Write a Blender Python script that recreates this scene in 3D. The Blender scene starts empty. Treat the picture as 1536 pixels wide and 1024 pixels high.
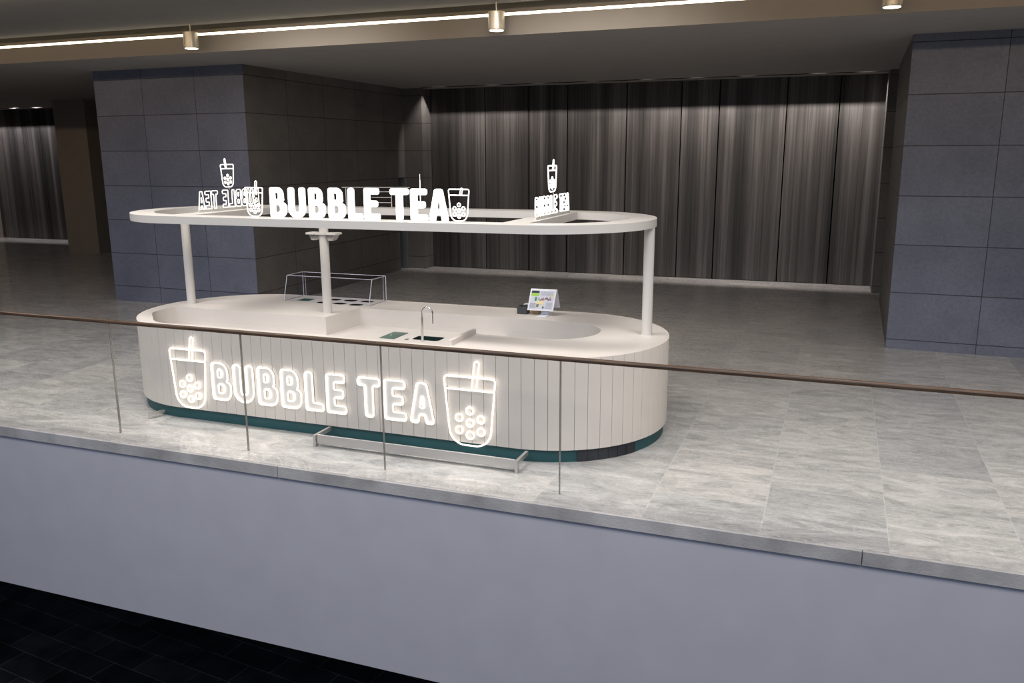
import bpy, bmesh, math, random
from mathutils import Vector, Matrix
random.seed(7)
sc = bpy.context.scene
COL = sc.collection
PI = math.pi

# ------------------------------------------------------------------ materials
def newmat(name):
    m = bpy.data.materials.new(name); m.use_nodes = True
    nt = m.node_tree
    return m, nt, nt.nodes['Principled BSDF']
def N(nt, t, **kw):
    n = nt.nodes.new(t)
    for k, v in kw.items():
        if k in n.inputs: n.inputs[k].default_value = v
        else: setattr(n, k, v)
    return n
def ramp(nt, fac, stops):
    r = nt.nodes.new('ShaderNodeValToRGB'); e = r.color_ramp.elements
    while len(e) < len(stops): e.new(0.5)
    for i, (p, c) in enumerate(stops):
        e[i].position = p; e[i].color = (*c, 1) if len(c) == 3 else c
    nt.links.new(fac, r.inputs[0]); return r
def mixc(nt, fac, a, b, mode='MIX'):
    n = nt.nodes.new('ShaderNodeMix'); n.data_type = 'RGBA'; n.blend_type = mode
    for sock, v in ((n.inputs[0], fac), (n.inputs[6], a), (n.inputs[7], b)):
        if hasattr(v, 'is_linked'): nt.links.new(v, sock)
        elif isinstance(v, tuple): sock.default_value = (*v, 1) if len(v) == 3 else v
        else: sock.default_value = v
    return n.outputs[2]
def math_(nt, op, a, b=None, c=None):
    n = nt.nodes.new('ShaderNodeMath'); n.operation = op
    for i, v in enumerate((a, b, c)):
        if v is None: continue
        if hasattr(v, 'is_linked'): nt.links.new(v, n.inputs[i])
        else: n.inputs[i].default_value = v
    return n.outputs[0]
def plain(name, col, rough=.5, metal=0., bump=0., bscale=80, coat=0., mottle=0.):
    m, nt, b = newmat(name)
    b.inputs['Base Color'].default_value = (*col, 1)
    b.inputs['Roughness'].default_value = rough; b.inputs['Metallic'].default_value = metal
    b.inputs['Coat Weight'].default_value = coat
    tc = N(nt, 'ShaderNodeTexCoord')
    ns = N(nt, 'ShaderNodeTexNoise', Scale=bscale, Detail=4.)
    nt.links.new(tc.outputs['Object'], ns.inputs['Vector'])
    if bump:
        bp = N(nt, 'ShaderNodeBump', Strength=bump, Distance=.01)
        nt.links.new(ns.outputs['Fac'], bp.inputs['Height']); nt.links.new(bp.outputs[0], b.inputs['Normal'])
    if mottle:
        n2 = N(nt, 'ShaderNodeTexNoise', Scale=3., Detail=5.)
        nt.links.new(tc.outputs['Object'], n2.inputs['Vector'])
        r = ramp(nt, n2.outputs['Fac'], [(.3, tuple(c*(1-mottle) for c in col)), (.7, tuple(min(1, c*(1+mottle)) for c in col))])
        nt.links.new(r.outputs[0], b.inputs['Base Color'])
    return m
def emit(name, col, s):
    m, nt, b = newmat(name)
    b.inputs['Base Color'].default_value = (.9, .9, .88, 1)
    b.inputs['Emission Color'].default_value = (*col, 1); b.inputs['Emission Strength'].default_value = s
    return m
def glassy(name, tint, f0=.04, rough=0.):
    m = bpy.data.materials.new(name); m.use_nodes = True; nt = m.node_tree; nt.nodes.clear()
    o = N(nt, 'ShaderNodeOutputMaterial'); t = N(nt, 'ShaderNodeBsdfTransparent'); t.inputs[0].default_value = (*tint, 1)
    g = N(nt, 'ShaderNodeBsdfGlossy', Roughness=rough); f = N(nt, 'ShaderNodeFresnel', IOR=1.45)
    mx = N(nt, 'ShaderNodeMixShader')
    ge = N(nt, 'ShaderNodeNewGeometry'); nt.links.new(math_(nt, 'MULTIPLY', math_(nt, 'MULTIPLY', f.outputs[0], f0), math_(nt, 'SUBTRACT', 1., ge.outputs['Backfacing'])), mx.inputs[0]); nt.links.new(t.outputs[0], mx.inputs[1]); nt.links.new(g.outputs[0], mx.inputs[2])
    nt.links.new(mx.outputs[0], o.inputs[0]); return m

def stone_floor():
    m, nt, b = newmat('grey_stone_tiles')
    tc = N(nt, 'ShaderNodeTexCoord')
    sep = N(nt, 'ShaderNodeSeparateXYZ'); nt.links.new(tc.outputs['Object'], sep.inputs[0])
    cb = N(nt, 'ShaderNodeCombineXYZ')           # brick rows run along Y
    nt.links.new(sep.outputs['Y'], cb.inputs[0]); nt.links.new(math_(nt, 'SUBTRACT', sep.outputs['X'], .49-.86*100), cb.inputs[1])
    br = N(nt, 'ShaderNodeTexBrick', Scale=1.); br.offset = .37; br.offset_frequency = 2
    br.inputs['Brick Width'].default_value = 1.15; br.inputs['Row Height'].default_value = .86
    br.inputs['Mortar Size'].default_value = .004; br.inputs['Mortar Smooth'].default_value = .3; br.inputs['Bias'].default_value = 0
    br.inputs['Color1'].default_value = (0, 0, 0, 1); br.inputs['Color2'].default_value = (1, 1, 1, 1)
    nt.links.new(cb.outputs[0], br.inputs['Vector'])
    # veins: stretched along X, shifted tile by tile
    mp = N(nt, 'ShaderNodeMapping'); mp.inputs['Scale'].default_value = (1.0, 2.7, 1)
    nt.links.new(tc.outputs['Object'], mp.inputs['Vector'])
    off = N(nt, 'ShaderNodeVectorMath', operation='MULTIPLY_ADD'); off.inputs[1].default_value = (13., 7., 5.)
    nt.links.new(br.outputs['Color'], off.inputs[0]); nt.links.new(mp.outputs[0], off.inputs[2])
    n1 = N(nt, 'ShaderNodeTexNoise', Scale=1.5, Detail=8., Roughness=.66, Distortion=1.5)
    n2 = N(nt, 'ShaderNodeTexNoise', Scale=8., Detail=9., Roughness=.72, Distortion=2.6)
    n3 = N(nt, 'ShaderNodeTexNoise', Scale=2.6, Detail=6., Roughness=.6, Distortion=3.)
    for n in (n1, n2, n3): nt.links.new(off.outputs[0], n.inputs['Vector'])
    r1 = ramp(nt, n1.outputs['Fac'], [(.28, (.33, .332, .335)), (.5, (.52, .513, .505)), (.72, (.72, .705, .69))])
    r2 = ramp(nt, n2.outputs['Fac'], [(.3, (.48, .48, .49)), (.48, (.95, .95, .95)), (.68, (1.0, 1.0, 1.0))])
    c = mixc(nt, .75, r1.outputs[0], r2.outputs[0], 'MULTIPLY')
    vein = ramp(nt, math_(nt, 'ABSOLUTE', math_(nt, 'SUBTRACT', n3.outputs['Fac'], .5)), [(0, (1, 1, 1)), (.022, (0, 0, 0))])
    c = mixc(nt, math_(nt, 'MULTIPLY', vein.outputs[0], .5), c, (.80, .78, .76))
    tone = ramp(nt, br.outputs['Color'], [(0, (.88, .885, .90)), (1, (1.08, 1.07, 1.05))])
    c = mixc(nt, 1., c, tone.outputs[0], 'MULTIPLY')
    c = mixc(nt, math_(nt, 'MULTIPLY', br.outputs['Fac'], .45), c, (.75, .74, .72))
    nt.links.new(c, b.inputs['Base Color'])
    rr = ramp(nt, n2.outputs['Fac'], [(.3, (.36,)*3), (.7, (.2,)*3)])
    nt.links.new(rr.outputs[0], b.inputs['Roughness'])
    b.inputs['Coat Weight'].default_value = .32; b.inputs['Coat Roughness'].default_value = .04
    bp = N(nt, 'ShaderNodeBump', Strength=.12, Distance=.006)
    nt.links.new(n2.outputs['Fac'], bp.inputs['Height']); nt.links.new(bp.outputs[0], b.inputs['Normal'])
    return m

def concrete(name, c0, c1, z0=.286, dz=.6165, xoff=0., xw=1.14, axis='X', joint=.25):
    """large-format concrete panels: mottled, thin joints at real heights"""
    m, nt, b = newmat(name)
    tc = N(nt, 'ShaderNodeTexCoord'); sep = N(nt, 'ShaderNodeSeparateXYZ'); nt.links.new(tc.outputs['Object'], sep.inputs[0])
    n1 = N(nt, 'ShaderNodeTexNoise', Scale=.9, Detail=7., Roughness=.62); n2 = N(nt, 'ShaderNodeTexNoise', Scale=26., Detail=5.)
    nt.links.new(tc.outputs['Object'], n1.inputs['Vector']); nt.links.new(tc.outputs['Object'], n2.inputs['Vector'])
    r = ramp(nt, n1.outputs['Fac'], [(.3, c0), (.7, c1)])
    g = ramp(nt, n2.outputs['Fac'], [(.3, (.86,)*3), (.7, (1.08,)*3)])
    c = mixc(nt, 1., r.outputs[0], g.outputs[0], 'MULTIPLY')
    def joints(s, o, w, half):
        f = math_(nt, 'FRACT', math_(nt, 'DIVIDE', math_(nt, 'SUBTRACT', s, o-100*w), w))
        d = math_(nt, 'MINIMUM', f, math_(nt, 'SUBTRACT', 1., f))
        return math_(nt, 'LESS_THAN', d, half/w)
    jh = joints(sep.outputs['Z'], z0, dz, .006); jv = joints(sep.outputs[axis], xoff, xw, .005)
    j = math_(nt, 'MAXIMUM', jh, jv)
    # per panel tone
    rx = math_(nt, 'FLOOR', math_(nt, 'DIVIDE', math_(nt, 'SUBTRACT', sep.outputs[axis], xoff), xw)); rz = math_(nt, 'FLOOR', math_(nt, 'DIVIDE', math_(nt, 'SUBTRACT', sep.outputs['Z'], z0), dz))
    cb = N(nt, 'ShaderNodeCombineXYZ'); nt.links.new(rx, cb.inputs[0]); nt.links.new(rz, cb.inputs[1])
    wn = N(nt, 'ShaderNodeTexWhiteNoise'); wn.noise_dimensions = '2D'; nt.links.new(cb.outputs[0], wn.inputs['Vector'])
    tone = ramp(nt, wn.outputs['Value'], [(0, (.93,)*3), (1, (1.06,)*3)])
    c = mixc(nt, 1., c, tone.outputs[0], 'MULTIPLY')
    c = mixc(nt, j, c, tuple(k*joint for k in c0))
    nt.links.new(c, b.inputs['Base Color']); b.inputs['Roughness'].default_value = .62
    bp = N(nt, 'ShaderNodeBump', Strength=.15, Distance=.01); nt.links.new(n2.outputs['Fac'], bp.inputs['Height']); nt.links.new(bp.outputs[0], b.inputs['Normal'])
    return m

def streaked():
    """dark brushed metal cladding with fine vertical streaks"""
    m, nt, b = newmat('streaked_dark_metal')
    tc = N(nt, 'ShaderNodeTexCoord')
    mp = N(nt, 'ShaderNodeMapping'); mp.inputs['Scale'].default_value = (1, 1, .012); nt.links.new(tc.outputs['Object'], mp.inputs['Vector'])
    n1 = N(nt, 'ShaderNodeTexNoise', Scale=2.6, Detail=3., Roughness=.6)
    n2 = N(nt, 'ShaderNodeTexNoise', Scale=22., Detail=6., Roughness=.75)
    for n in (n1, n2): nt.links.new(mp.outputs[0], n.inputs['Vector'])
    r1 = ramp(nt, n1.outputs['Fac'], [(.33, (.032, .031, .03)), (.5, (.082, .077, .075)), (.68, (.18, .17, .165))])
    r2 = ramp(nt, n2.outputs['Fac'], [(.32, (.4,)*3), (.5, (.85,)*3), (.72, (1.5,)*3)])
    c = mixc(nt, 1., r1.outputs[0], r2.outputs[0], 'MULTIPLY')
    nt.links.new(c, b.inputs['Base Color'])
    b.inputs['Metallic'].default_value = .25; b.inputs['Roughness'].default_value = .5
    return m

def shaded_tiles():  # shade under the upper slab put into near-black tile colours
    m, nt, b = newmat('shaded_stone_tiles')
    tc = N(nt, 'ShaderNodeTexCoord')
    mp = N(nt, 'ShaderNodeMapping'); mp.inputs['Rotation'].default_value = (0, 0, .12); nt.links.new(tc.outputs['Object'], mp.inputs['Vector'])
    br = N(nt, 'ShaderNodeTexBrick', Scale=1.); br.offset = .42
    br.inputs['Brick Width'].default_value = .9; br.inputs['Row Height'].default_value = .42; br.inputs['Mortar Size'].default_value = .006
    br.inputs['Color1'].default_value = (.02, .02, .023, 1); br.inputs['Color2'].default_value = (.045, .045, .048, 1); br.inputs['Mortar'].default_value = (.14, .14, .14, 1)
    nt.links.new(mp.outputs[0], br.inputs['Vector'])
    ns = N(nt, 'ShaderNodeTexNoise', Scale=2., Detail=6.); nt.links.new(tc.outputs['Object'], ns.inputs['Vector'])
    r = ramp(nt, ns.outputs['Fac'], [(.3, (.4,)*3), (.7, (1.5,)*3)])
    nt.links.new(mixc(nt, 1., br.outputs['Color'], r.outputs[0], 'MULTIPLY'), b.inputs['Base Color'])
    b.inputs['Roughness'].default_value = .6; b.inputs['Specular IOR Level'].default_value = .15
    return m

def wood_rail():
    m, nt, b = newmat('brown_rail')
    tc = N(nt, 'ShaderNodeTexCoord'); mp = N(nt, 'ShaderNodeMapping'); mp.inputs['Scale'].default_value = (.8, 30, 30)
    nt.links.new(tc.outputs['Object'], mp.inputs['Vector'])
    ns = N(nt, 'ShaderNodeTexNoise', Scale=3., Detail=6.); nt.links.new(mp.outputs[0], ns.inputs['Vector'])
    r = ramp(nt, ns.outputs['Fac'], [(.3, (.035, .02, .012)), (.7, (.13, .08, .05))]); nt.links.new(r.outputs[0], b.inputs['Base Color'])
    b.inputs['Roughness'].default_value = .4; return m

M_FLOOR = stone_floor()
M_EDGE = plain('stone_edge', (.43, .425, .43), .6, bump=.3, bscale=50, mottle=.25)
M_FASCIA = plain('blue_grey_plaster', (.495, .50, .56), .8, bump=.06, bscale=160, mottle=.03)
M_CEIL = plain('grey_ceiling', (.34, .325, .31), .9, mottle=.03)
M_CEIL_F = plain('dark_grey_ceiling', (.20, .195, .195), .9, mottle=.03)
M_BAND = plain('taupe_band', (.27, .25, .225), .8, mottle=.03)
M_PIL_L = concrete('bluelit_concrete_left', (.125, .143, .20), (.19, .21, .285), xoff=-11.62, xw=1.15)  # blue of the void daylight put into the front face colour
M_PIL_S = concrete('grey_concrete_side', (.13, .124, .118), (.20, .19, .18), xoff=12.3, xw=1.25, axis='Y')
M_PIL_R = concrete('bluelit_concrete_right', (.13, .146, .195), (.195, .212, .275), z0=.135, dz=.6525, xoff=1.845, xw=1.5)  # front face colour again carries the blue daylight
M_PIL_RS = concrete('grey_concrete_reveal', (.12, .117, .113), (.17, .165, .16), z0=.135, dz=.6525, xoff=12.7, xw=3.1, axis='Y')
M_COLUMN = plain('brown_plaster', (.30, .26, .21), .8, mottle=.05)
M_STREAK = streaked()
M_GAP = plain('panel_gap', (.01, .01, .01), .9)
M_GAP.node_tree.nodes['Principled BSDF'].inputs['Specular IOR Level'].default_value = 0.; M_GAP.node_tree.nodes['Principled BSDF'].inputs['Base Color'].default_value = (.003, .003, .003, 1)
M_SHADEFLOOR = shaded_tiles()
M_WHITE = plain('white_solid_surface', (.66, .622, .585), .5, mottle=.02)
M_SLAT = plain('cream_painted_slat', (.72, .668, .615), .5, mottle=.02)
M_CANOPY = plain('cream_painted_metal', (.62, .60, .57), .45)
M_TEAL = plain('teal_plinth', (.018, .085, .095), .55, mottle=.12)
M_VENT = plain('dark_vent', (.03, .034, .042), .6, bump=.4, bscale=120, mottle=.4)
M_STEEL = plain('brushed_steel', (.62, .6, .58), .38, metal=.85)
M_CHROME = plain('chrome', (.75, .75, .76), .12, metal=1.)
M_GREEN = plain('dark_green_tray', (.05, .12, .09), .35, mottle=.5)
M_SINK = plain('dark_sink', (.012, .03, .026), .3)
M_BLACK = plain('black_plastic', (.012, .012, .013), .4)
M_CHAR = plain('charcoal_plastic', (.05, .052, .06), .5)
M_TAN = plain('tan_card', (.6, .42, .22), .7)
M_PAPER = plain('white_card', (.78, .79, .86), .5)
M_RAIL = wood_rail()
M_GLASS = glassy('clear_glass', (.985, .99, .988), .55)
M_ACRYL = glassy('clear_acrylic', (.955, .96, .975), .9)
M_GEDGE = plain('glass_edge', (.75, .78, .88), .12)
M_GEDGE.node_tree.nodes['Principled BSDF'].inputs['Transmission Weight'].default_value = .25
M_SEAM = plain('glass_seam', (.30, .28, .26), .25, metal=.3)
M_NEON = emit('white_neon', (1., .93, .84), 1.6)
M_NEON2 = emit('white_letter_light', (1., .96, .91), 1.5)
M_NEON3 = emit('warm_sign_light', (1., .93, .80), 1.3)
M_ACRFACE = plain('white_sign_face', (.90, .86, .81), .5)
M_ACRFACE.node_tree.nodes['Principled BSDF'].inputs['Emission Color'].default_value = (1., .93, .84, 1); M_ACRFACE.node_tree.nodes['Principled BSDF'].inputs['Emission Strength'].default_value = .0
M_STRIP = emit('warm_led_strip', (1., .86, .60), 6.)
M_PEND = plain('pale_metal_lamp', (.62, .58, .5), .35, metal=.4)
M_LENS = emit('lamp_lens', (1., .86, .66), 8.)
M_DOOR = plain('blue_grey_door', (.16, .19, .21), .5)
M_TEALDOT = plain('white_dot', (.8, .8, .8), .4)

# ------------------------------------------------------------------ mesh helpers
def link(name, me, m=None, parent=None):
    o = bpy.data.objects.new(name, me); COL.objects.link(o)
    if m is not None: me.materials.append(m)
    if parent: o.parent = parent; o.matrix_parent_inverse = Matrix.Translation(-parent.location)
    return o
def thing(name, label, cat, loc=(0, 0, 0), group=None):
    o = bpy.data.objects.new(name, None); COL.objects.link(o); o.location = loc; o.empty_display_size = .1
    o['label'] = label; o['category'] = cat
    if group: o['group'] = group
    return o
def tag(o, label, cat, group=None):
    o['label'] = label; o['category'] = cat
    if group: o['group'] = group
    return o
def struct(o, label=None):
    o['kind'] = 'structure'
    if label: o['label'] = label
    return o
def fin(bm, name, m, parent=None, smooth=False):
    bmesh.ops.recalc_face_normals(bm, faces=bm.faces)
    me = bpy.data.meshes.new(name); bm.to_mesh(me); bm.free()
    if smooth:
        for p in me.polygons: p.use_smooth = True
        try: me.set_sharp_from_angle(angle=.7)
        except Exception: pass
    return link(name, me, m, parent)
def abox(bm, x0, x1, y0, y1, z0, z1, bev=0.):
    r = bmesh.ops.create_cube(bm, size=1)
    vs = r['verts']
    for v in vs:
        v.co = Vector(((x0+x1)/2+v.co.x*(x1-x0), (y0+y1)/2+v.co.y*(y1-y0), (z0+z1)/2+v.co.z*(z1-z0)))
    if bev:
        es = list({e for v in vs for e in v.link_edges})
        bmesh.ops.bevel(bm, geom=es, offset=bev, segments=2, affect='EDGES', profile=.5)
def box(name, x0, x1, y0, y1, z0, z1, m, parent=None, bev=0.):
    bm = bmesh.new(); abox(bm, x0, x1, y0, y1, z0, z1, bev); return fin(bm, name, m, parent)
def prism(bm, pts, z0, z1):
    lo = [bm.verts.new((x, y, z0)) for x, y in pts]; hi = [bm.verts.new((x, y, z1)) for x, y in pts]
    n = len(pts)
    bm.faces.new(lo[::-1]); bm.faces.new(hi)
    for i in range(n): bm.faces.new((lo[i], lo[(i+1) % n], hi[(i+1) % n], hi[i]))
def cyl(bm, c, r, z0, z1, n=32, r2=None):
    r2 = r if r2 is None else r2
    lo = [bm.verts.new((c[0]+r*math.cos(2*PI*i/n), c[1]+r*math.sin(2*PI*i/n), z0)) for i in range(n)]
    hi = [bm.verts.new((c[0]+r2*math.cos(2*PI*i/n), c[1]+r2*math.sin(2*PI*i/n), z1)) for i in range(n)]
    bm.faces.new(lo[::-1]); bm.faces.new(hi)
    for i in range(n): bm.faces.new((lo[i], lo[(i+1) % n], hi[(i+1) % n], hi[i]))
def tube(bm, pts, r, closed=False, n=8):
    pts = [Vector(p) for p in pts]
    if closed and (pts[0]-pts[-1]).length < 1e-5: pts = pts[:-1]
    k = len(pts); rings = []
    up = None
    for i in range(k):
        a = pts[(i-1) % k] if (closed or i > 0) else pts[i]; b = pts[(i+1) % k] if (closed or i < k-1) else pts[i]
        t = (b-a).normalized()
        if up is None:
            up = Vector((0, 0, 1)) if abs(t.z) < .9 else Vector((0, 1, 0))
            u = t.cross(up).normalized()
        else:
            u = (u - t*u.dot(t)).normalized()
        w = t.cross(u)
        rings.append([bm.verts.new(pts[i]+u*r*math.cos(2*PI*j/n)+w*r*math.sin(2*PI*j/n)) for j in range(n)])
    m = k if closed else k-1
    for i in range(m):
        A, B = rings[i], rings[(i+1) % k]
        if closed and i == k-1:   # match twist
            d = min(range(n), key=lambda s: (A[0].co-B[s].co).length); B = B[d:]+B[:d]
        for j in range(n): bm.faces.new((A[j], A[(j+1) % n], B[(j+1) % n], B[j]))
    if not closed: bm.faces.new(rings[0][::-1]); bm.faces.new(rings[-1])
def fill2d(name, contours, z0, z1, m, parent=None, M=None, bev=0.):
    """solid plate with holes: contours in XY, extruded z0..z1, optionally mapped by matrix M"""
    cu = bpy.data.curves.new(name, 'CURVE'); cu.dimensions = '2D'; cu.fill_mode = 'BOTH'
    cu.extrude = (z1-z0)/2-bev; cu.bevel_depth = bev; cu.bevel_resolution = 1; cu.offset = -bev
    for c in contours:
        s = cu.splines.new('POLY'); s.points.add(len(c)-1); s.use_cyclic_u = True
        for p, q in zip(s.points, c): p.co = (q[0], q[1], 0, 1)
    t = bpy.data.objects.new('tmp', cu); COL.objects.link(t)
    dg = bpy.context.evaluated_depsgraph_get()
    me = bpy.data.meshes.new_from_object(t.evaluated_get(dg)); me.name = name
    bpy.data.objects.remove(t); bpy.data.curves.remove(cu)
    me.transform(Matrix.Translation((0, 0, (z0+z1)/2)))
    if M is not None: me.transform(M)
    b_ = bmesh.new(); b_.from_mesh(me); bmesh.ops.remove_doubles(b_, verts=b_.verts, dist=1e-5); bmesh.ops.recalc_face_normals(b_, faces=b_.faces); b_.to_mesh(me); b_.free()
    for p in me.polygons: p.use_smooth = False
    me.materials.clear()
    return link(name, me, m, parent)
def arc(cx, cy, r, a0, a1, n=24):
    return [(cx+r*math.cos(a0+(a1-a0)*i/n), cy+r*math.sin(a0+(a1-a0)*i/n)) for i in range(n+1)]
def stadium(x0, x1, cy, r, n=96):
    return arc(x1, cy, r, -PI/2, PI/2, n)+arc(x0, cy, r, PI/2, 1.5*PI, n)
def rounded(pts, seg=5):
    """polygon [(x,y,r)] with filleted corners"""
    out = []; n = len(pts)
    for i in range(n):
        p = Vector(pts[i][:2]); a = Vector(pts[i-1][:2]); b = Vector(pts[(i+1) % n][:2]); r = pts[i][2]
        u = (a-p); v = (b-p); lu, lv = u.length, v.length; u.normalize(); v.normalize()
        ang = math.acos(max(-1, min(1, u.dot(v))))
        if r <= 1e-5 or ang > PI-.02: out.append(tuple(p)); continue
        d = min(r/math.tan(ang/2), lu*.49, lv*.49); rr = d*math.tan(ang/2)
        c = p+(u+v).normalized()*(rr/math.sin(ang/2))
        s = p+u*d-c; e = p+v*d-c
        a0 = math.atan2(s.y, s.x); a1 = math.atan2(e.y, e.x); da = (a1-a0+PI) % (2*PI)-PI
        for k in range(seg+1):
            t = a0+da*k/seg; out.append((c.x+rr*math.cos(t), c.y+rr*math.sin(t)))
    return out

# ------------------------------------------------------------------ the setting
CE = 4.15     # ceiling underside
box_ = bmesh.new(); prism(box_, [(-30, 5.935), (12, 5.935), (12, 24), (-30, 24)], -.35, 0)
struct(fin(box_, 'floor', M_FLOOR), 'grey veined stone tile floor of the upper level')
# stone nosing slabs along the edge
bm = bmesh.new()
xs = [-13.2, -9.0, -4.46, .315, 5.2, 10.]
for a, b in zip(xs, xs[1:]): abox(bm, a+.003, b-.003, 5.90, 5.934, -.105, 0.0, .003)
struct(fin(bm, 'trim_1', M_EDGE), 'grey stone nosing along the floor edge')
bm = bmesh.new(); abox(bm, -30, 12, 5.925, 6.3, -1.79, -.105)
struct(fin(bm, 'wall_front', M_FASCIA), 'blue-grey plaster fascia below the floor edge')
struct(box('floor_lower', -35, 20, -8, 30, -4.7, -4.5, M_SHADEFLOOR), 'tile floor of the level below, its black colour holding the shade under the slab')
# back ceiling, with the narrow wall-washer slots left open
bm = bmesh.new()
SL0, SL1 = 18.06, 18.22
abox(bm, -30, 12, 10.78, SL0, CE, CE+.002)
abox(bm, -9.1, .9, SL1+.012, 19.5, CE, CE+.002); abox(bm, -19.3, -9.1, SL1, 19.5, CE, CE+.002); abox(bm, .9, 12, SL1, 19.5, CE, CE+.002)
abox(bm, -19.3, -9.1, SL0, SL1, CE, CE+.002); abox(bm, .9, 12, SL0, SL1, CE, CE+.002)
abox(bm, -30, -19.3, SL0, 20.37, CE, CE+.002); abox(bm, -30, -19.3, 20.53, 22, CE, CE+.002)
struct(fin(bm, 'ceiling', M_CEIL), 'grey ceiling over the rear of the hall')
struct(box('trim_7', -9.1, .9, SL1, SL1+.0118, CE-.001, CE+.002, M_GAP), 'added black strip keeping the rear ceiling slot edge from glaring')  # strip added so the washers leave no bright dots on the edge
bm = bmesh.new()     # boxes housing the washers above the slots
abox(bm, -9.2, .95, SL0-.12, SL0-.1, CE+.003, CE+.5); abox(bm, -9.2, .95, SL1+.1, SL1+.12, CE+.003, CE+.5); abox(bm, -9.2, .95, SL0-.12, SL1+.12, CE+.5, CE+.52)
abox(bm, -30, -19.3, 20.27, 20.29, CE+.003, CE+.5); abox(bm, -30, -19.3, 20.6, 20.62, CE+.003, CE+.5); abox(bm, -30, -19.3, 20.27, 20.62, CE+.5, CE+.52)
struct(fin(bm, 'trim_2', M_GAP))
# band (drop) and the higher front ceiling
struct(box('trim_3', -30, 12, 10.75, 10.78, CE, 4.39, M_BAND), 'taupe vertical band under the light strip')
bm = bmesh.new(); abox(bm, -30, 12, 10.80, 11.2, 4.39, 4.43); abox(bm, -30, 12, 11.1, 11.2, 4.43, 4.7)
struct(fin(bm, 'trim_4', M_BAND))
struct(box('ceiling_front', -30, 12, 5.6, 10.62, 4.52, 4.62, M_CEIL_F), 'higher dark grey ceiling towards the void')
struct(box('trim_5', -30, 12, 10.62, 11.2, 4.6, 4.66, M_CEIL))
struct(box('trim_6', -30, 12, 5.6, 5.7, 4.2, 4.52, M_CEIL))
# left block of concrete panels
bm = bmesh.new()
prism(bm, [(-12.70, 12.3), (-9.455, 12.3), (-9.458, 12.32), (-12.69, 12.32)], 0, CE)
struct(fin(bm, 'wall_left', M_PIL_L), 'concrete panel face of the left block, blue daylight put into its colour')
bm = bmesh.new(); prism(bm, [(-12.69, 12.32), (-9.458, 12.32), (-9.61, 17.90), (-10.1, 17.90), (-10.1, 18.0), (-12.69, 18.0)], 0, CE)
struct(fin(bm, 'wall_left_side', M_PIL_S), 'dark concrete side of the left block')
struct(box('wall_left_end', -10.1, -9.15, 18.28, 18.75, 0, CE, M_PIL_S))
struct(box('wall_left_recess', -19.2, -9.9, 18.75, 18.9, 0, CE, M_PIL_S))
struct(box('wall_left_lintel', -10.1, -9.62, 17.9, 18.3, 2.13, CE, M_PIL_S))
struct(box('door_1', -10.05, -9.60, 18.22, 18.275, .01, 2.12, M_DOOR), 'blue-grey door in the recess at the end of the left block')
# right block
bm = bmesh.new(); prism(bm, [(.735, 12.7), (6., 12.55), (6., 12.6), (.735, 12.72)], 0, CE)
struct(fin(bm, 'wall_right', M_PIL_R), 'concrete panel face of the right block, blue daylight put into its colour')
bm = bmesh.new(); prism(bm, [(.735, 12.72), (6., 12.6), (6., 16.9), (.80, 16.9)], 0, CE)
struct(fin(bm, 'wall_right_reveal', M_PIL_RS), 'grey side of the right block')
struct(box('wall_right_end', .69, 6., 17.8, 19.0, 0, CE, M_PIL_RS))
# back cladding: uneven dark panels on a backing wall
seams = [-9.15, -7.755, -6.686, -5.779, -4.444, -3.269, -2.483, -1.145, -.145, .70]
bm = bmesh.new()
for a, b in zip(seams, seams[1:]): abox(bm, a+.012, b-.012, 18.72, 18.76, .01, CE, .003)
struct(fin(bm, 'wall_back', M_STREAK), 'dark streaked metal cladding across the rear wall')
struct(box('wall_back_core', -9.9, 6, 18.765, 18.9, 0, CE, M_GAP))
bm = bmesh.new(); s2 = [-28.4, -27.4, -26.3, -24.9, -24.15, -22.9, -21.7, -20.5, -19.3]
for a, b in zip(s2, s2[1:]): abox(bm, a+.012, b-.012, 21.0, 21.04, .01, CE, .003)
struct(fin(bm, 'wall_back_far', M_STREAK), 'dark streaked cladding far left')
struct(box('wall_back_far_core', -30, -19, 21.05, 21.2, 0, CE, M_GAP))
struct(box('wall_far_left', -30, -26.35, 20.6, 21.0, 0, CE, M_COLUMN), 'pale wall end at the far left')
struct(box('wall_outer_left', -30.2, -30, 5.9, 22, 0, 4.6, M_COLUMN))
struct(box('wall_right_outer', 11.9, 12, 5.9, 19, 0, 4.6, M_PIL_R))
tag(box('column', -20.35, -19.22, 18.2, 18.75, 0, CE, M_COLUMN), 'brown plastered square column at the far left beside the concrete block', 'column')

# ------------------------------------------------------------------ ceiling lamps
st = thing('light_strip', 'long glowing warm LED strip in the ceiling recess', 'light strip', (-9, 10.76, 4.39))
bm = bmesh.new(); abox(bm, -29, 11.5, 10.765, 10.80, 4.391, 4.425)
fin(bm, 'diffuser', M_STRIP, st)
for i, (x, w) in enumerate(((-8.93, 'leftmost of the three, in front of the left block'), (-4.18, 'the middle one, above the kiosk lettering'), (.37, 'the right one, cut by the top of the picture'))):
    z0, z1 = 4.18, 4.40
    t = thing('ceiling_lamp', 'pale cylinder ceiling lamp, ' + w, 'ceiling lamp', (x, 10.5, z0), 'cylinder lamps along the light strip')
    bm = bmesh.new(); n = 32
    cyl(bm, (x, 10.5), .098, z0, z0+.012, n, .104); cyl(bm, (x, 10.5), .104, z0+.013, z1, n); fin(bm, 'lamp_body', M_PEND, t, True)
    bm = bmesh.new(); cyl(bm, (x, 10.5), .009, z1, 4.521, 12); fin(bm, 'stem', M_PEND, t, True)
    bm = bmesh.new(); cyl(bm, (x, 10.5), .088, z0-.004, z0-.0005, n); fin(bm, 'lens', M_LENS, t)

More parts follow.
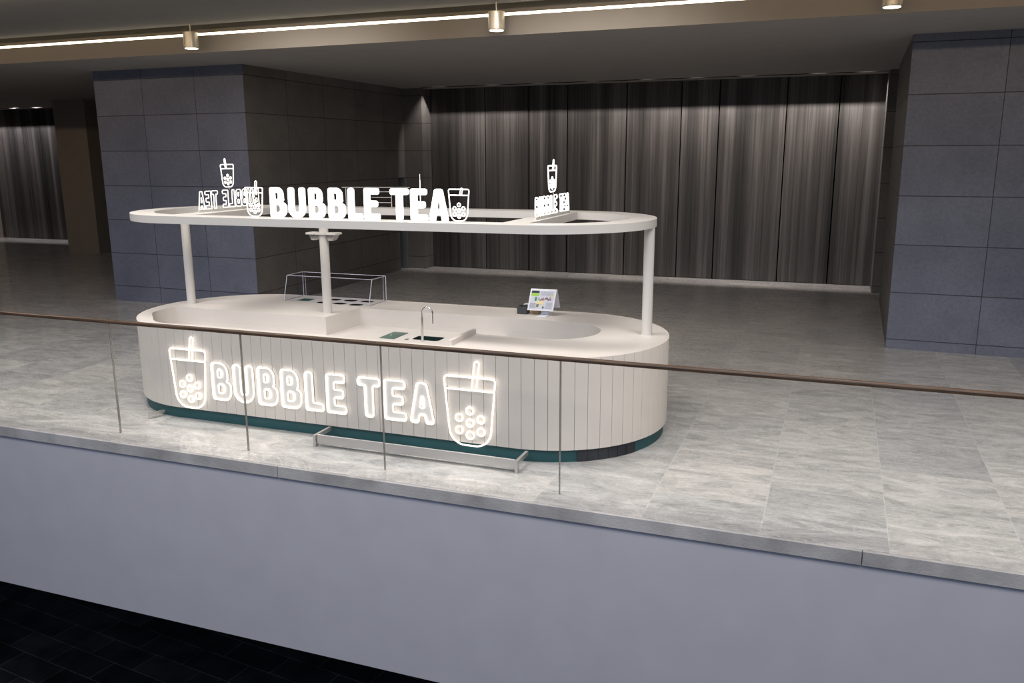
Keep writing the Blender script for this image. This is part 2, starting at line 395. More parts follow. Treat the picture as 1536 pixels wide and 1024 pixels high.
# ------------------------------------------------------------------ balustrade
gx = [-9.6, -6.48, -4.955, -3.525, -1.94, 4.6]
bt = thing('glass_balustrade', 'frameless clear glass balustrade with slim brown handrail along the floor edge', 'balustrade', (-3.5, 6.155, 0))
for a, b in zip(gx, gx[1:]):
    box('glass_pane', a+.006, b-.006, 6.145, 6.165, 0.0, 1.10, M_GLASS, bt)
for x in gx[1:-1]:
    box('joint', x-.0028, x+.0028, 6.144, 6.166, 0.001, 1.10, M_SEAM, bt)
bm = bmesh.new()
abox(bm, -9.6, 4.6, 6.13, 6.18, 1.10, 1.135, .012)
fin(bm, 'handrail', M_RAIL, bt)

# ------------------------------------------------------------------ kiosk counter
KX0, KX1, KY, R = -6.25, -2.56, 7.87, 1.13
T = .95
kc = thing('kiosk_counter', 'long cream oval kiosk counter with vertical slats and teal plinth', 'counter', (-4.4, KY, 0))
recess = rounded([(-7.165, 7.79, 0), (-7.165, 7.42, .3), (-6.70, 6.955, .4), (-6.2, 6.955, 0)], 10)
recess += [(-3.26, 6.955), (-3.26, 7.54)]+arc(KX1-.0, 7.98, .44, -PI/2, PI/2, 32)+[(-5.07, 8.42), (-5.13, 7.80), (-7.165, 7.80)]
wells = [(-5.66, 8.83), (-5.44, 8.835), (-5.215, 8.84), (-5.68, 8.61), (-5.455, 8.61), (-5.225, 8.60)]
hole_c = [rounded([(x-.082, y-.062, .05), (x+.082, y-.062, .05), (x+.082, y+.062, .05), (x-.082, y+.062, .05)], 6) for x, y in wells]
sqh = rounded([(-6.075, 8.63, .012), (-5.905, 8.63, .012), (-5.905, 8.80, .012), (-6.075, 8.80, .012)], 3)
fill2d('countertop', [stadium(KX0, KX1, KY, R-.016), recess, sqh]+hole_c, .80, T, M_WHITE, kc)
fill2d('apron', [stadium(KX0, KX1, KY, R-.017), recess], .60, .7995, M_WHITE, kc)
well_r = [(-3.24, 7.54)]+arc(KX1, 7.98, .44, -PI/2, PI/2, 32)+[(-3.24, 8.42)]
sinkc = rounded([(-4.165, 7.925, .05), (-3.85, 7.925, .05), (-3.85, 8.125, .05), (-4.165, 8.125, .05)], 6)
fill2d('worktop', [rounded([(-7.18, 7.79, 0), (-7.18, 7.41, .3), (-6.705, 6.94, .4), (-6.2, 6.94, 0)], 10)+[(-3.262, 6.94), (-3.262, 8.425), (-7.1, 8.425), (-7.18, 7.82)], sinkc], .70, .75, M_WHITE, kc)
fill2d('cabinet_body', [stadium(KX0, KX1, KY, R-.035), well_r], .12, .5995, M_WHITE, kc)
fill2d('plinth', [stadium(KX0, KX1, KY, R-.03), well_r], 0, .12, M_TEAL, kc)
bm = bmesh.new()
a0, a1 = -60.4*PI/180, -29.5*PI/180
prism(bm, arc(KX1, KY, R-.0295, a0, a1, 16)+arc(KX1, KY, R-.022, a1, a0, 16), .002, .118)
for k in range(7):
    aa = a0+(a1-a0)*k/6
    c, s = math.cos(aa), math.sin(aa)
    prism(bm, [(KX1+(R-.0225)*math.cos(aa-.004), KY+(R-.0225)*math.sin(aa-.004)), (KX1+(R-.018)*math.cos(aa-.004), KY+(R-.018)*math.sin(aa-.004)), (KX1+(R-.018)*math.cos(aa+.004), KY+(R-.018)*math.sin(aa+.004)), (KX1+(R-.0225)*math.cos(aa+.004), KY+(R-.0225)*math.sin(aa+.004))], .01, .11)
o = fin(bm, 'plinth_vent', M_VENT, kc); o['label'] = 'black vent section of the plinth'
# slats around the perimeter
per = []      # list of (outer start point function)
L1 = KX1-KX0; Ls = PI*R; P = 2*L1+2*Ls
def pos(s, r):
    s %= P
    if s < L1: return (KX0+s, KY-r)
    s -= L1
    if s < Ls: a = -PI/2+s/R; return (KX1+r*math.cos(a), KY+r*math.sin(a))
    s -= Ls
    if s < L1: return (KX1-s, KY+r)
    s -= L1; a = PI/2+s/R
    return (KX0+r*math.cos(a), KY+r*math.sin(a))
ns = round(P/.1175); w = P/ns
bm = bmesh.new(); g = .0016
for i in range(ns):
    ss = [i*w+g+(w-2*g)*k/3 for k in range(4)]
    outer = [pos(s, R) for s in ss]; inner = [pos(s, R-.0145) for s in ss]
    # eased front edges
    e = .0015
    outer = [pos(ss[0], R-e), pos(ss[0]+e, R)]+outer[1:-1]+[pos(ss[-1]-e, R), pos(ss[-1], R-e)]
    prism(bm, outer+inner[::-1], .118, T-.0005)
fin(bm, 'slatted_skirt', M_SLAT, kc)
# divider, rinse tray, wells
box('divider', -3.275, -3.240, 6.96, 7.535, .751, 1.005, M_WHITE, kc, .006)
bm = bmesh.new(); prism(bm, [(-4.512, 7.862), (-4.337, 7.862), (-4.337, 8.19), (-4.512, 8.19)], .7505, .756); o = fin(bm, 'rinse_tray', M_GREEN, kc); o['label'] = 'dark green inset tray'
dt = link('drain_hole', bpy.data.meshes.new('drain_hole'), M_TEALDOT, o)
bm = bmesh.new(); cyl(bm, (-4.456, 8.02), .012, .7562, .758, 16); bm.to_mesh(dt.data); bm.free()
bm = bmesh.new(); prism(bm, rounded([(-4.225, 7.88, .006), (-4.195, 7.88, .006), (-4.185, 7.93, .006), (-4.212, 7.93, .006)]), .7505, .753); fin(bm, 'slot', M_BLACK, kc)
def basin(name, cont, ztop, depth, m):
    bm = bmesh.new(); n = len(cont)
    cx = sum(c[0] for c in cont)/n; cy = sum(c[1] for c in cont)/n
    rings = []
    for f, z in ((1.0, ztop), (.99, ztop-depth*.8), (.9, ztop-depth)):
        rings.append([bm.verts.new((cx+(x-cx)*f, cy+(y-cy)*f, z)) for x, y in cont])
    for A, B in zip(rings, rings[1:]):
        for i in range(n): bm.faces.new((A[i], A[(i+1) % n], B[(i+1) % n], B[i]))
    bm.faces.new(rings[-1])
    return fin(bm, name, m, kc, True)
o = basin('sink_basin', sinkc, .749, .16, M_SINK); o['label'] = 'dark green sink bowl'
for c in hole_c: basin('food_well', c, T-.003, .13, M_BLACK)
o = basin('ice_tray', sqh, T-.002, .035, M_GREEN); o['label'] = 'shallow square green tray'
# foot rail hardware along the plinth
fr = thing('foot_rail', 'low grey metal foot rail on brackets in front of the teal plinth', 'foot rail', (-3.45, 6.5, 0))
bm = bmesh.new(); abox(bm, -4.42, -2.44, 6.47, 6.488, .035, .118, .004); abox(bm, -4.42, -2.44, 6.488, 6.53, .035, .05); fin(bm, 'rail_plate', M_STEEL, fr)
for x in (-4.44, -2.425):
    bm = bmesh.new()
    prism(bm, [(x-.013, 6.455), (x+.013, 6.455), (x+.013, 6.73), (x-.013, 6.73)], .075, .113)
    prism(bm, [(x-.013, 6.455), (x+.013, 6.455), (x+.013, 6.50), (x-.013, 6.50)], .0, .0749)
    fin(bm, 'bracket', M_STEEL, fr)
fs = thing('foot_rail', 'short metal foot rail stub at the left end of the plinth', 'foot rail', (-6.5, 6.75, 0))
bm = bmesh.new(); prism(bm, [(-6.57, 6.62), (-6.54, 6.60), (-6.48, 6.765), (-6.51, 6.772)], .035, .06); fin(bm, 'bracket', M_STEEL, fs)
bm = bmesh.new(); prism(bm, [(-6.57, 6.62), (-6.54, 6.60), (-6.53, 6.63), (-6.56, 6.65)], 0, .0349); fin(bm, 'foot', M_STEEL, fs)

# faucet
fa = thing('faucet', 'tall chrome gooseneck faucet behind the small kiosk sink', 'faucet', (-4.0, 7.872, .75))
pth = [(-4.0, 7.872, .752), (-4.0, 7.872, 1.03)]+[(-3.938-.062*math.cos(t), 7.872, 1.045+.072*math.sin(t)) for t in [PI*i/16 for i in range(17)]]+[(-3.876, 7.872, .945)]
bm = bmesh.new(); tube(bm, pth, .0085, n=12); fin(bm, 'spout', M_CHROME, fa, True)
bm = bmesh.new(); tube(bm, [(-4.0, 7.872, .7515), (-4.0, 7.872, 1.0)], .0135, n=16); fin(bm, 'riser', M_CHROME, fa, True)
bm = bmesh.new(); cyl(bm, (-4.0, 7.872), .02, .7502, .756, 20); fin(bm, 'base_ring', M_CHROME, fa, True)

# sneeze guard
sg = thing('sneeze_guard', 'clear acrylic sneeze guard over the food wells on the counter', 'sneeze guard', (-5.6, 8.8, T))
xa, xb, ya, yt, yb, zt = -6.2, -5.03, 8.56, 8.645, 9.0-.03, 1.245
def pane(name, q, th=.006, mt=None):
    bm = bmesh.new(); q = [Vector(p) for p in q]; nrm = (q[1]-q[0]).cross(q[2]-q[0]).normalized()*th/2
    a = [bm.verts.new(p-nrm) for p in q]; b = [bm.verts.new(p+nrm) for p in q]; n = len(q)
    bm.faces.new(a[::-1]); bm.faces.new(b)
    for i in range(n): bm.faces.new((a[i], a[(i+1) % n], b[(i+1) % n], b[i]))
    return fin(bm, name, mt or M_ACRYL, sg)
z0 = T+.001
pane('front_panel', [(xa+.01, ya, z0), (xb-.01, ya, z0), (xb-.01, yt, zt-.008), (xa+.01, yt, zt-.008)])
M_TOPP = glassy('top_acrylic', (.80, .81, .86), .9)
pane('top_panel', [(xa+.01, yt+.005, zt), (xb-.01, yt+.005, zt), (xb-.01, yb, zt), (xa+.01, yb, zt)], mt=M_TOPP)
for x in (xa, xb): pane('side_panel', [(x, ya, z0), (x, yb, z0), (x, yb, zt), (x, yt, zt)])
bm = bmesh.new()
for x in (xa, xb):
    tube(bm, [(x, ya-.004, z0), (x, yt, zt+.003)], .0042); tube(bm, [(x, yt, zt+.003), (x, yb, zt+.003)], .0038)
    tube(bm, [(x, yb, z0), (x, yb, zt+.003)], .005); tube(bm, [(x+(.035 if x < -5.5 else -.035), yb, z0), (x+(.035 if x < -5.5 else -.035), yb, zt)], .003)
tube(bm, [(xa, yt, zt+.003), (xb, yt, zt+.003)], .0032); tube(bm, [(xa, yb, zt+.003), (xb, yb, zt+.003)], .0032)
fin(bm, 'edge_trim', M_GEDGE, sg, True)
bm = bmesh.new()
bm.free()
for x in (xa, xb): box('bottom_seal', x-.004, x+.004, ya, yb, T+.0004, T+.0014, M_CHAR, sg)

# tent display card
td = thing('menu_display', 'white tent-shaped menu display on a stand beside the card reader', 'menu display', (-2.92, 8.62, T))
def slab(bm, q, th):
    q = [Vector(p) for p in q]; nrm = (q[1]-q[0]).cross(q[3]-q[0]).normalized()*th
    a = [bm.verts.new(p) for p in q]; b = [bm.verts.new(p-nrm) for p in q]
    bm.faces.new(a); bm.faces.new(b[::-1])
    for i in range(4): bm.faces.new((a[i], b[i], b[(i+1) % 4], a[(i+1) % 4]))
A, B, C, D = Vector((-3.105, 8.64, 1.005)), Vector((-2.81, 8.64, 1.008)), Vector((-2.79, 8.71, 1.235)), Vector((-3.085, 8.71, 1.232))
bm = bmesh.new(); slab(bm, (A, B, C, D), -.008); fr_o = fin(bm, 'front_card', M_PAPER, td)
Bk = [Vector((-2.79, 8.722, 1.235)), Vector((-3.085, 8.722, 1.232)), Vector((-3.085, 8.83, 1.02)), Vector((-2.79, 8.83, 1.02))]
bm = bmesh.new(); slab(bm, Bk, -.008); fin(bm, 'rear_card', M_PAPER, td)
nrm = (B-A).cross(D-A).normalized()
def ink(u0, u1, v0, v1, col, lift):
    P_ = lambda u, v: A+(B-A)*u+(D-A)*v+nrm*lift
    return (P_(u0, v0), P_(u1, v0), P_(u1, v1), P_(u0, v1))
inks = {}
def addink(col, *r): inks.setdefault(col, []).append(r)
addink((.62, .64, .72), .05, .95, .06, .92)
addink((.02, .03, .03), .06, .36, .80, .91); addink((.35, .62, .06), .06, .36, .66, .79); addink((.04, .25, .13), .22, .30, .44, .62)
addink((.72, .72, .35), .84, .93, .62, .78); addink((.74, .66, .38), .28, .60, .28, .44); addink((.22, .20, .10), .32, .41, .16, .30); addink((.12, .14, .15), .56, .62, .10, .20)
rr = random.Random(3)
for k in range(16):
    u = .36+.031*k; h = .05+.08*rr.random(); v = .44+.1*rr.random(); addink(rr.choice([(.35, .04, .06), (.45, .10, .12), (.12, .03, .04), (.05, .04, .04), (.6, .35, .3)]), u, u+.02, v, v+h)
for row in range(5):
    for k in range(9):
        u = .42+k*.055; addink((.30, .33, .42), u, u+.035, .70+row*.042, .715+row*.042)
for row in range(5):
    for k in range(5):
        addink((.28, .30, .36), .08+k*.045, .11+k*.045, .12+row*.05, .14+row*.05)
        addink((.25, .27, .33), .68+k*.05, .71+k*.05, .12+row*.06, .14+row*.06)
me_b = bmesh.new(); mats = []
for li, (col, rects) in enumerate(inks.items()):
    mats.append(plain('print_%d' % li, col, .5))
    for r in rects:
        f = me_b.faces.new([me_b.verts.new(p) for p in ink(*r, col, .0090+.0004*li)]); f.material_index = li
me = bpy.data.meshes.new('printed_menu'); me_b.to_mesh(me); me_b.free()
pm = link('printed_menu', me, None, fr_o)
for m_ in mats: me.materials.append(m_)
pm['label'] = 'printed menu in green, black and red'
bm = bmesh.new(); slab(bm, (Vector((-2.975, 8.56, T+.002)), Vector((-2.865, 8.56, T+.002)), Vector((-2.865, 8.74, T+.002)), Vector((-2.975, 8.74, T+.002))), -.006)
slab(bm, (Vector((-2.965, 8.70, T+.007)), Vector((-2.875, 8.70, T+.007)), Vector((-2.895, 8.735, 1.18)), Vector((-2.955, 8.735, 1.18))), -.008); fin(bm, 'stand', M_PAPER, td)
# card reader, wooden rod and tan box
cr = thing('card_reader', 'small charcoal box-shaped card reader left of the menu display', 'card reader', (-3.18, 8.72, T))
box('body', -3.235, -3.12, 8.66, 8.77, T+.0005, 1.035, M_CHAR, cr, .006)
bm = bmesh.new(); slab(bm, (Vector((-3.22, 8.668, 1.0355)), Vector((-3.135, 8.668, 1.0355)), Vector((-3.135, 8.74, 1.0375)), Vector((-3.22, 8.74, 1.0375))), .001); fin(bm, 'keypad', M_BLACK, cr)
tag(box('receipt_roll_box', -3.10, -3.01, 8.74, 8.83, T+.0005, 1.015, M_TAN, bev=.004), 'small tan box behind the stand of the menu display', 'box')
bm = bmesh.new(); tube(bm, [(-3.20, 8.80, T+.012), (-3.20, 8.80, 1.03), (-3.19, 8.80, 1.042), (-3.08, 8.80, 1.042)], .009, n=10)
tag(fin(bm, 'bent_rod', M_PAPER, smooth=True), 'thin cream bent rod behind the charcoal card reader', 'rod')

# ------------------------------------------------------------------ canopy
cf = thing('canopy', 'cream oval canopy ring with cross beams carried on three round posts', 'canopy', (-4.4, 8.04, T))
CX0, CX1, CY, CR, CI, CB, CT = -6.53, -2.63, 8.04, 1.015, .765, 1.985, 2.062
h1 = arc(CX1, CY, CI, -PI/2, PI/2, 40)+[(-2.60, CY+CI), (-2.60, CY-CI)]
h1 = [(-2.60, CY-CI)]+[p for p in arc(CX1, CY, CI, -PI/2, PI/2, 40) if p[0] > -2.595]+[(-2.60, CY+CI)]
h2 = [(-6.34, CY-CI), (-2.85, CY-CI), (-2.85, CY+CI), (-6.34, CY+CI)]
h3 = [(-6.59, CY+CI)]+[p for p in arc(CX0, CY, CI, PI/2, 1.5*PI, 40) if p[0] < -6.595]+[(-6.59, CY-CI)]
fill2d('ring', [stadium(CX0, CX1, CY, CR), h1, h2, h3], CB, CT, M_CANOPY, cf)
for x in (-7.14, -5.255, -1.662):
    bm = bmesh.new(); cyl(bm, (x, CY), .05, T+.0005, CB, 32); cyl(bm, (x, CY), .056, T+.0003, T+.006, 32); fin(bm, 'post', M_CANOPY, cf, True)
# twin-head fitting on the middle post
lf = thing('twin_fitting', 'white bracket with two chrome lamp heads on the middle post', 'light fitting', (-5.255, 8.04, 1.78))
bm = bmesh.new()
for s in (-1, 1):
    prism(bm, [(-5.255+s*.052, 7.985), (-5.255+s*.185, 7.97), (-5.255+s*.185, 8.11), (-5.255+s*.052, 8.095)], 1.822, 1.842)
prism(bm, [(-5.31, 7.975), (-5.20, 7.975), (-5.20, 7.988), (-5.31, 7.988)], 1.822, 1.842)
fin(bm, 'bracket_plate', M_CANOPY, lf)
for s in (-1, 1):
    bm = bmesh.new(); cx = -5.255+s*.108
    lo = [bm.verts.new((cx+a, b, 1.758)) for a, b in ((-.035, 8.0), (.03, 8.0), (.03, 8.08), (-.035, 8.08))]
    hi = [bm.verts.new((cx+a, b, 1.8215)) for a, b in ((-.05+(.0 if s > 0 else 0), 7.985), (.05+.015*(s > 0), 7.985), (.05+.015*(s > 0), 8.095), (-.05-.015*(s < 0), 8.095))]
    bm.faces.new(lo[::-1]); bm.faces.new(hi)
    for i in range(4): bm.faces.new((lo[i], lo[(i+1) % 4], hi[(i+1) % 4], hi[i]))
    bmesh.ops.bevel(bm, geom=list(bm.edges), offset=.006, segments=2, affect='EDGES')
    fin(bm, 'lamp_head', M_CHROME, lf)

# ------------------------------------------------------------------ lettering
G = {
 'B': ([(0, 0, .08), (0, 1, .08), (.50, 1, .24), (.52, .56, .14), (.455, .515, .02), (.60, .46, .15), (.60, 0, .24)],
       [[(.20, .61, .03), (.20, .82, .03), (.31, .82, .09), (.31, .61, .09)], [(.20, .18, .03), (.20, .42, .03), (.37, .42, .1), (.37, .18, .1)]]),
 'U': ([(0, 1, .08), (.215, 1, .08), (.215, .20, .10), (.385, .20, .10), (.385, 1, .08), (.60, 1, .08), (.60, 0, .29), (0, 0, .29)], []),
 'L': ([(0, 0, .06), (0, 1, .08), (.215, 1, .08), (.215, .20, .03), (.50, .20, .07), (.50, 0, .07)], []),
 'E': ([(0, 0, .06), (0, 1, .06), (.52, 1, .07), (.52, .80, .07), (.215, .80, .03), (.215, .61, .03), (.47, .61, .07), (.47, .40, .07), (.215, .40, .03), (.215, .20, .03), (.54, .20, .07), (.54, 0, .07)], []),
 'T': ([(0, 1, .07), (.60, 1, .07), (.60, .80, .07), (.41, .80, .03), (.41, 0, .08), (.19, 0, .08), (.19, .80, .03), (0, .80, .07)], []),
 'A': ([(0, 0, .07), (.20, 1, .08), (.46, 1, .08), (.66, 0, .07), (.44, 0, .06), (.40, .20, .02), (.26, .20, .02), (.22, 0, .06)],
       [[(.285, .38, .02), (.375, .38, .02), (.345, .66, .02), (.315, .66, .02)]]),
}
GW = {'B': .60, 'U': .60, 'L': .50, 'E': .54, 'T': .60, 'A': .66}
def contours(ch, x0, x1, z0, z1):
    o, hs = G[ch]; wd = GW[ch]
    out = []
    for c in [o]+hs:
        out.append([(x0+(x1-x0)*x/wd, z0+(z1-z0)*y) for x, y in rounded(c, 5)])
    return out
def resample(c, step):
    pts = [Vector(p) for p in c]+[Vector(c[0])]; out = []
    for a, b in zip(pts, pts[1:]):
        k = max(1, int((b-a).length/step))
        out += [a.lerp(b, i/k) for i in range(k)]
    return [tuple(p) for p in out]
def cup_paths(cx, z0, w, h, straw_h, nb=7):
    """drinking cup outline, liquid line, straw, seven pearls, in sign-plane coordinates"""
    t, b = w/2, 0
    outline = rounded([(cx-t, z0+h, .03*w/.47), (cx+t, z0+h, .03*w/.47), (cx+t*.76, z0, h*.24), (cx-t*.76, z0, h*.24)], 9)
    liq = [(cx-t*.93, z0+h*.815), (cx+t*.93, z0+h*.815)]
    sw = w*.046
    straw = [(cx+w*.04, z0+h*.835), (cx+w*.10, z0+h+straw_h)]+[(cx+w*.10+sw+sw*math.cos(a), z0+h+straw_h+sw*math.sin(a)) for a in (PI*.75, PI*.5, PI*.25)]+[(cx+w*.10+2*sw, z0+h+straw_h), (cx+w*.04+2*sw, z0+h*.835)]
    pearls = []; r = h*.055
    for dx, dz in ((0, .512), (-.212, .398), (.212, .398), (0, .331), (-.212, .216), (.212, .216), (0, .15)):
        pearls.append(arc(cx+dx*w, z0+dz*h, r, 0, 2*PI, 16)[:-1])
    return outline, liq, straw, pearls
Mskirt = lambda p, y: (p[0], y, p[1])
# --- big neon sign on the slats
YS = 6.715
ns_ = thing('neon_lettering', 'glowing white outline neon lettering BUBBLE TEA across the slatted counter front', 'neon sign', (-4.5, YS, .25))
spans = [('B', -5.79, -5.565), ('U', -5.525, -5.29), ('B', -5.235, -5.01), ('B', -4.962, -4.735), ('L', -4.687, -4.49), ('E', -4.447, -4.237), ('T', -4.105, -3.87), ('E', -3.825, -3.60), ('A', -3.56, -3.315)]
for i, (ch, a, b) in enumerate(spans):
    cs = contours(ch, a, b, .262, .640)
    bm = bmesh.new()
    for c in cs: tube(bm, [(x, YS, z) for x, z in resample(c, .02)], .0078, True, 8)
    lt = fin(bm, 'letter', M_NEON, ns_, True)
    Mx = Matrix(((1, 0, 0, 0), (0, 0, -1, 0), (0, 1, 0, 0), (0, 0, 0, 1)))
    fc = fill2d('letter_face', cs, -YS-.0145, -YS-.0105, M_ACRFACE, lt, M=Mx)
for ch, a, b in spans:
    if ch == 'T' or ch == 'A': pts_ = [((a+b)/2, .60)]
    else: pts_ = [(a+.04, .31), (a+.04, .59)]
    for x_, z_ in pts_: box('mount_stud', x_-.006, x_+.006, YS+.0146, 6.7398, z_-.006, z_+.006, M_STEEL, ns_)
def neon_cup(name, lab, cx, z0, w, h, sh, y, mat, r, group, axis='x', rods=None, plane=None):
    pl = plane or (lambda p: (p[0], y, p[1]))
    outline, liq, straw, pearls = cup_paths(cx, z0, w, h, sh)
    c = pl((cx, z0))
    t = thing(name, lab, 'neon sign', c, group)
    bm = bmesh.new(); tube(bm, [pl(p) for p in resample(outline, .03)], r, True); fin(bm, 'cup_outline', mat, t, True)
    bm = bmesh.new(); tube(bm, [pl(p) for p in liq], r); fin(bm, 'drink_line', mat, t, True)
    bm = bmesh.new(); tube(bm, [pl(p) for p in straw], r*.85); fin(bm, 'straw', mat, t, True)
    for q in pearls:
        bm = bmesh.new(); tube(bm, [pl(p) for p in q], r, True); fin(bm, 'pearl', mat, t, True)
    return t
g1 = 'neon bubble tea cups on the counter front'
c_ = neon_cup('neon_cup', 'glowing neon cup outline with pearls on the slats, left of the counter lettering', -6.078, .140, .455, .612, .112, YS, M_NEON, .0078, g1)
for x_ in (-6.078-.21, -6.078+.21): box('mount_stud', x_-.004, x_+.004, YS+.004, 6.7398, .632, .642, M_STEEL, c_)
c_ = neon_cup('neon_cup', 'glowing neon cup outline with pearls on the slats, right of the counter lettering', -2.962, .102, .50, .635, .127, YS, M_NEON, .0078, g1)
for x_ in (-2.962-.23, -2.962+.23): box('mount_stud', x_-.004, x_+.004, YS+.004, 6.7398, .614, .624, M_STEEL, c_)
# --- solid illuminated letters on the canopy
YC = 7.15
cl = thing('canopy_lettering', 'solid bright white letters BUBBLE TEA standing on the canopy front', 'illuminated sign', (-4.3, YC, CT))
sp = [('B', -5.272, -5.085), ('U', -5.058, -4.862), ('B', -4.823, -4.64), ('B', -4.603, -4.415), ('L', -4.384, -4.225), ('E', -4.209, -4.04), ('T', -3.931, -3.735), ('E', -3.718, -3.54), ('A', -3.533, -3.328)]
for ch, a, b in sp:
    cs = contours(ch, a, b, CT+.004, 2.362)
    fill2d('letter', cs, -YC-.007, -YC+.007, M_NEON2, cl, M=Mx)
box('base_rail', -5.28, -3.32, YC-.012, YC+.012, CT+.0005, CT+.006, M_CANOPY, cl)
g2 = 'small neon cups on the canopy front'
neon_cup('canopy_cup', 'small neon cup with straw on the canopy front, left of the solid letters', -5.46, CT+.012, .215, .282, .055, YC, M_NEON2, .0055, g2)
neon_cup('canopy_cup', 'small neon cup on the canopy front, right of the solid letters', -3.228, CT+.012, .205, .285, .0, YC, M_NEON2, .0055, g2)
# --- end signs, seen edge-on: one reads from the right, one is seen from behind
def end_sign(x, yc, length, z0, z1, flip, mat, lab, cuplab, cup, r, solid):
    t = thing('end_lettering', lab, 'neon sign', (x, yc, z0), None)
    text = 'BUBBLE TEA'; n = 9.6; pitch = length/n; k = 0
    s = -1 if flip else 1
    pl = (lambda p: (x, yc-s*length/2+s*p[0], p[1]))
    kx = 0
    for ch in text:
        if ch == ' ': kx += .6*pitch; continue
        cs = contours(ch, kx+.04*pitch, kx+.93*pitch, z0+.006, z1)
        bm = bmesh.new()
        for c in cs: tube(bm, [pl(p) for p in resample(c, .03)], r, True, 6)
        fin(bm, 'letter', mat, t, True)
        kx += pitch
    box('base_rail', x-.008, x+.008, yc-length/2, yc+length/2, CT+.0004, z0+.004, M_CANOPY, t)
    cz0, cw, chh, sh, ccy = cup
    c = neon_cup('end_cup', cuplab, 0, cz0, cw, chh, sh, 0, mat, r*1.05, 'small neon cups above the end signs', plane=lambda p: (x, ccy+s*p[0], p[1]))
    bm = bmesh.new()
    tube(bm, [(x+.011, ccy, z1+.008), (x+.011, ccy, cz0+.02)], .004); fin(bm, 'support_rod', M_CANOPY, c, True)
end_sign(-2.66, 8.16, 1.08, 2.085, 2.268, False, M_NEON2, 'small glowing BUBBLE TEA lettering on the right cross beam, seen at a slant', 'narrow neon cup standing above the slanted lettering on the right cross beam', (2.305, .27, .25, .045, 8.13), .0065, True)
end_sign(-6.52, 8.10, 1.06, 2.085, 2.285, True, M_NEON3, 'small outline BUBBLE TEA lettering seen from behind at the left canopy end', 'narrow neon cup above the reversed lettering at the left canopy end', (2.318, .225, .25, .055, 8.09), .0055, False)
# wire rack and lit rod standing in for the half-hidden rear sign
wf = thing('rear_sign_frame', 'thin pale wire rack with a lit rod, standing in for the rear sign behind the letters', 'rack', (-5.1, 8.93, CT))
bm = bmesh.new(); yy = 8.93
for x in (-5.50, -5.24, -4.89): tube(bm, [(x, yy, CT+.0005), (x, yy, 2.292)], .004)
tube(bm, [(-5.55, yy, 2.292), (-4.65, yy, 2.298)], .004)
for z, a, b in ((2.245, -5.24, -4.89), (2.18, -5.15, -4.89), (2.12, -5.15, -4.89)): tube(bm, [(a, yy, z), (b, yy, z)], .0035)
fin(bm, 'frame_bars', M_NEON3 if False else M_CANOPY, wf, True)
bm = bmesh.new(); tube(bm, [(-4.515, yy, CT+.0005), (-4.515, yy, 2.38)], .005); tube(bm, [(-4.515, yy, 2.38), (-4.515, yy, 2.45)], .0025)
o = fin(bm, 'lit_sign_rod', M_NEON3, wf, True)

# ------------------------------------------------------------------ light
def area(name, loc, rot, sx, sy, power, col, spread=None):
    l = bpy.data.lights.new(name, 'AREA'); l.shape = 'RECTANGLE'; l.size = sx; l.size_y = sy; l.energy = power; l.color = col
    if spread: l.spread = spread
    o = bpy.data.objects.new(name, l); COL.objects.link(o); o.location = loc; o.rotation_euler = rot; return o
def spot(name, loc, target, power, col, ang, blend=.5, rad=.03):
    l = bpy.data.lights.new(name, 'SPOT'); l.energy = power; l.color = col; l.spot_size = ang; l.spot_blend = blend; l.shadow_soft_size = rad
    o = bpy.data.objects.new(name, l); COL.objects.link(o); o.location = loc
    o.rotation_euler = (Vector(target)-Vector(loc)).to_track_quat('-Z', 'Y').to_euler(); return o
# daylight of the atrium void: bluish, from the void side
area('atrium_daylight', (-3, -6.5, 7.0), (math.radians(66), 0, 0), 22, 6, 570, (.60, .74, 1.))
# added unseen frontal fill, slightly warm, brightening the kiosk and the floor edge
area('front_fill', (-2.0, .6, 7.6), (math.radians(34), 0, 0), 15, 3.5, 580, (1., .94, .88), 2.6)
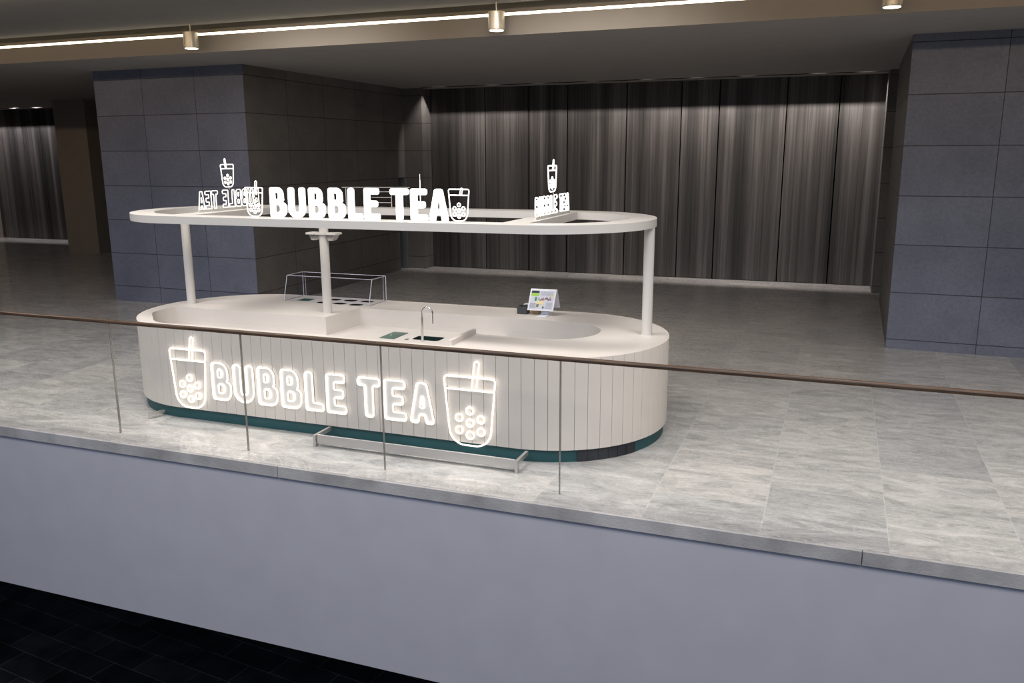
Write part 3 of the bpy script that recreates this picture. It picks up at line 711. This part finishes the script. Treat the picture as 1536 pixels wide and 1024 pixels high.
# ceiling downlights above the kiosk and the front walkway
for x in (-10.5, -7.0, -3.5, 0., 3.5):
    area('ceiling_downlight', (x, 6.7, 4.50), (0, 0, 0), 1.6, .5, 62, (1., .94, .88), 2.6)
for x in (-7.0, -3.):
    area('hall_fill', (x, 9.6, 4.49), (math.radians(38), 0, 0), 2.2, .35, 36, (1., .91, .82), 2.2)  # added unseen fill that brightens the rear of the hall
# wall washers in the ceiling slots
for x, pw in ((-8.7, 70), (-7.4, 85), (-6.3, 60), (-5.1, 55), (-3.9, 85), (-2.9, 105), (-1.9, 90), (-.55, 120), (.3, 110)):
    spot('wall_washer', (x, 18.07, 4.32), (x, 18.72, 3.1), pw*1.35, (1., .90, .84), 1.7, .6, .012)
for x in (-25.7, -24.6, -23.6, -21.6):
    spot('wall_washer', (x, 20.39, 4.32), (x, 21.0, 3.1), 100, (1., .92, .92), 1.7, .6, .012)
# lamps of the front ceiling that graze the concrete blocks
area('ceiling_trough', (-9, 7.6, 4.47), (math.radians(82), 0, 0), 32, .06, 120, (1., .74, .48), 2.4)
w = bpy.data.worlds.new('World'); sc.world = w; w.use_nodes = True
bg = w.node_tree.nodes['Background']; bg.inputs[0].default_value = (.55, .66, .95, 1); bg.inputs[1].default_value = .06

# ------------------------------------------------------------------ camera
cam = bpy.data.cameras.new('Camera'); cam.sensor_width = 36; cam.lens = 30.0457; cam.clip_end = 200
co = bpy.data.objects.new('Camera', cam); COL.objects.link(co)
Rm = Matrix(((.93504235, .35449924, -.00510743), (-.07134258, .20224846, .9767322), (.34728379, -.9129216, .21440177))).transposed()
co.matrix_world = Matrix.Translation((0, 0, 2.67)) @ Rm.to_4x4()
sc.camera = co
sc.view_settings.view_transform = 'Standard'; sc.view_settings.look = 'None'; sc.view_settings.gamma = 1; sc.view_settings.use_curve_mapping = False
sc.view_settings.exposure = 0.
sc.cycles.use_denoising = True
sc.cycles.max_bounces = 7; sc.cycles.diffuse_bounces = 4; sc.cycles.glossy_bounces = 3; sc.cycles.transparent_max_bounces = 12
sc.cycles.caustics_reflective = False; sc.cycles.caustics_refractive = False; sc.cycles.sample_clamp_indirect = 6
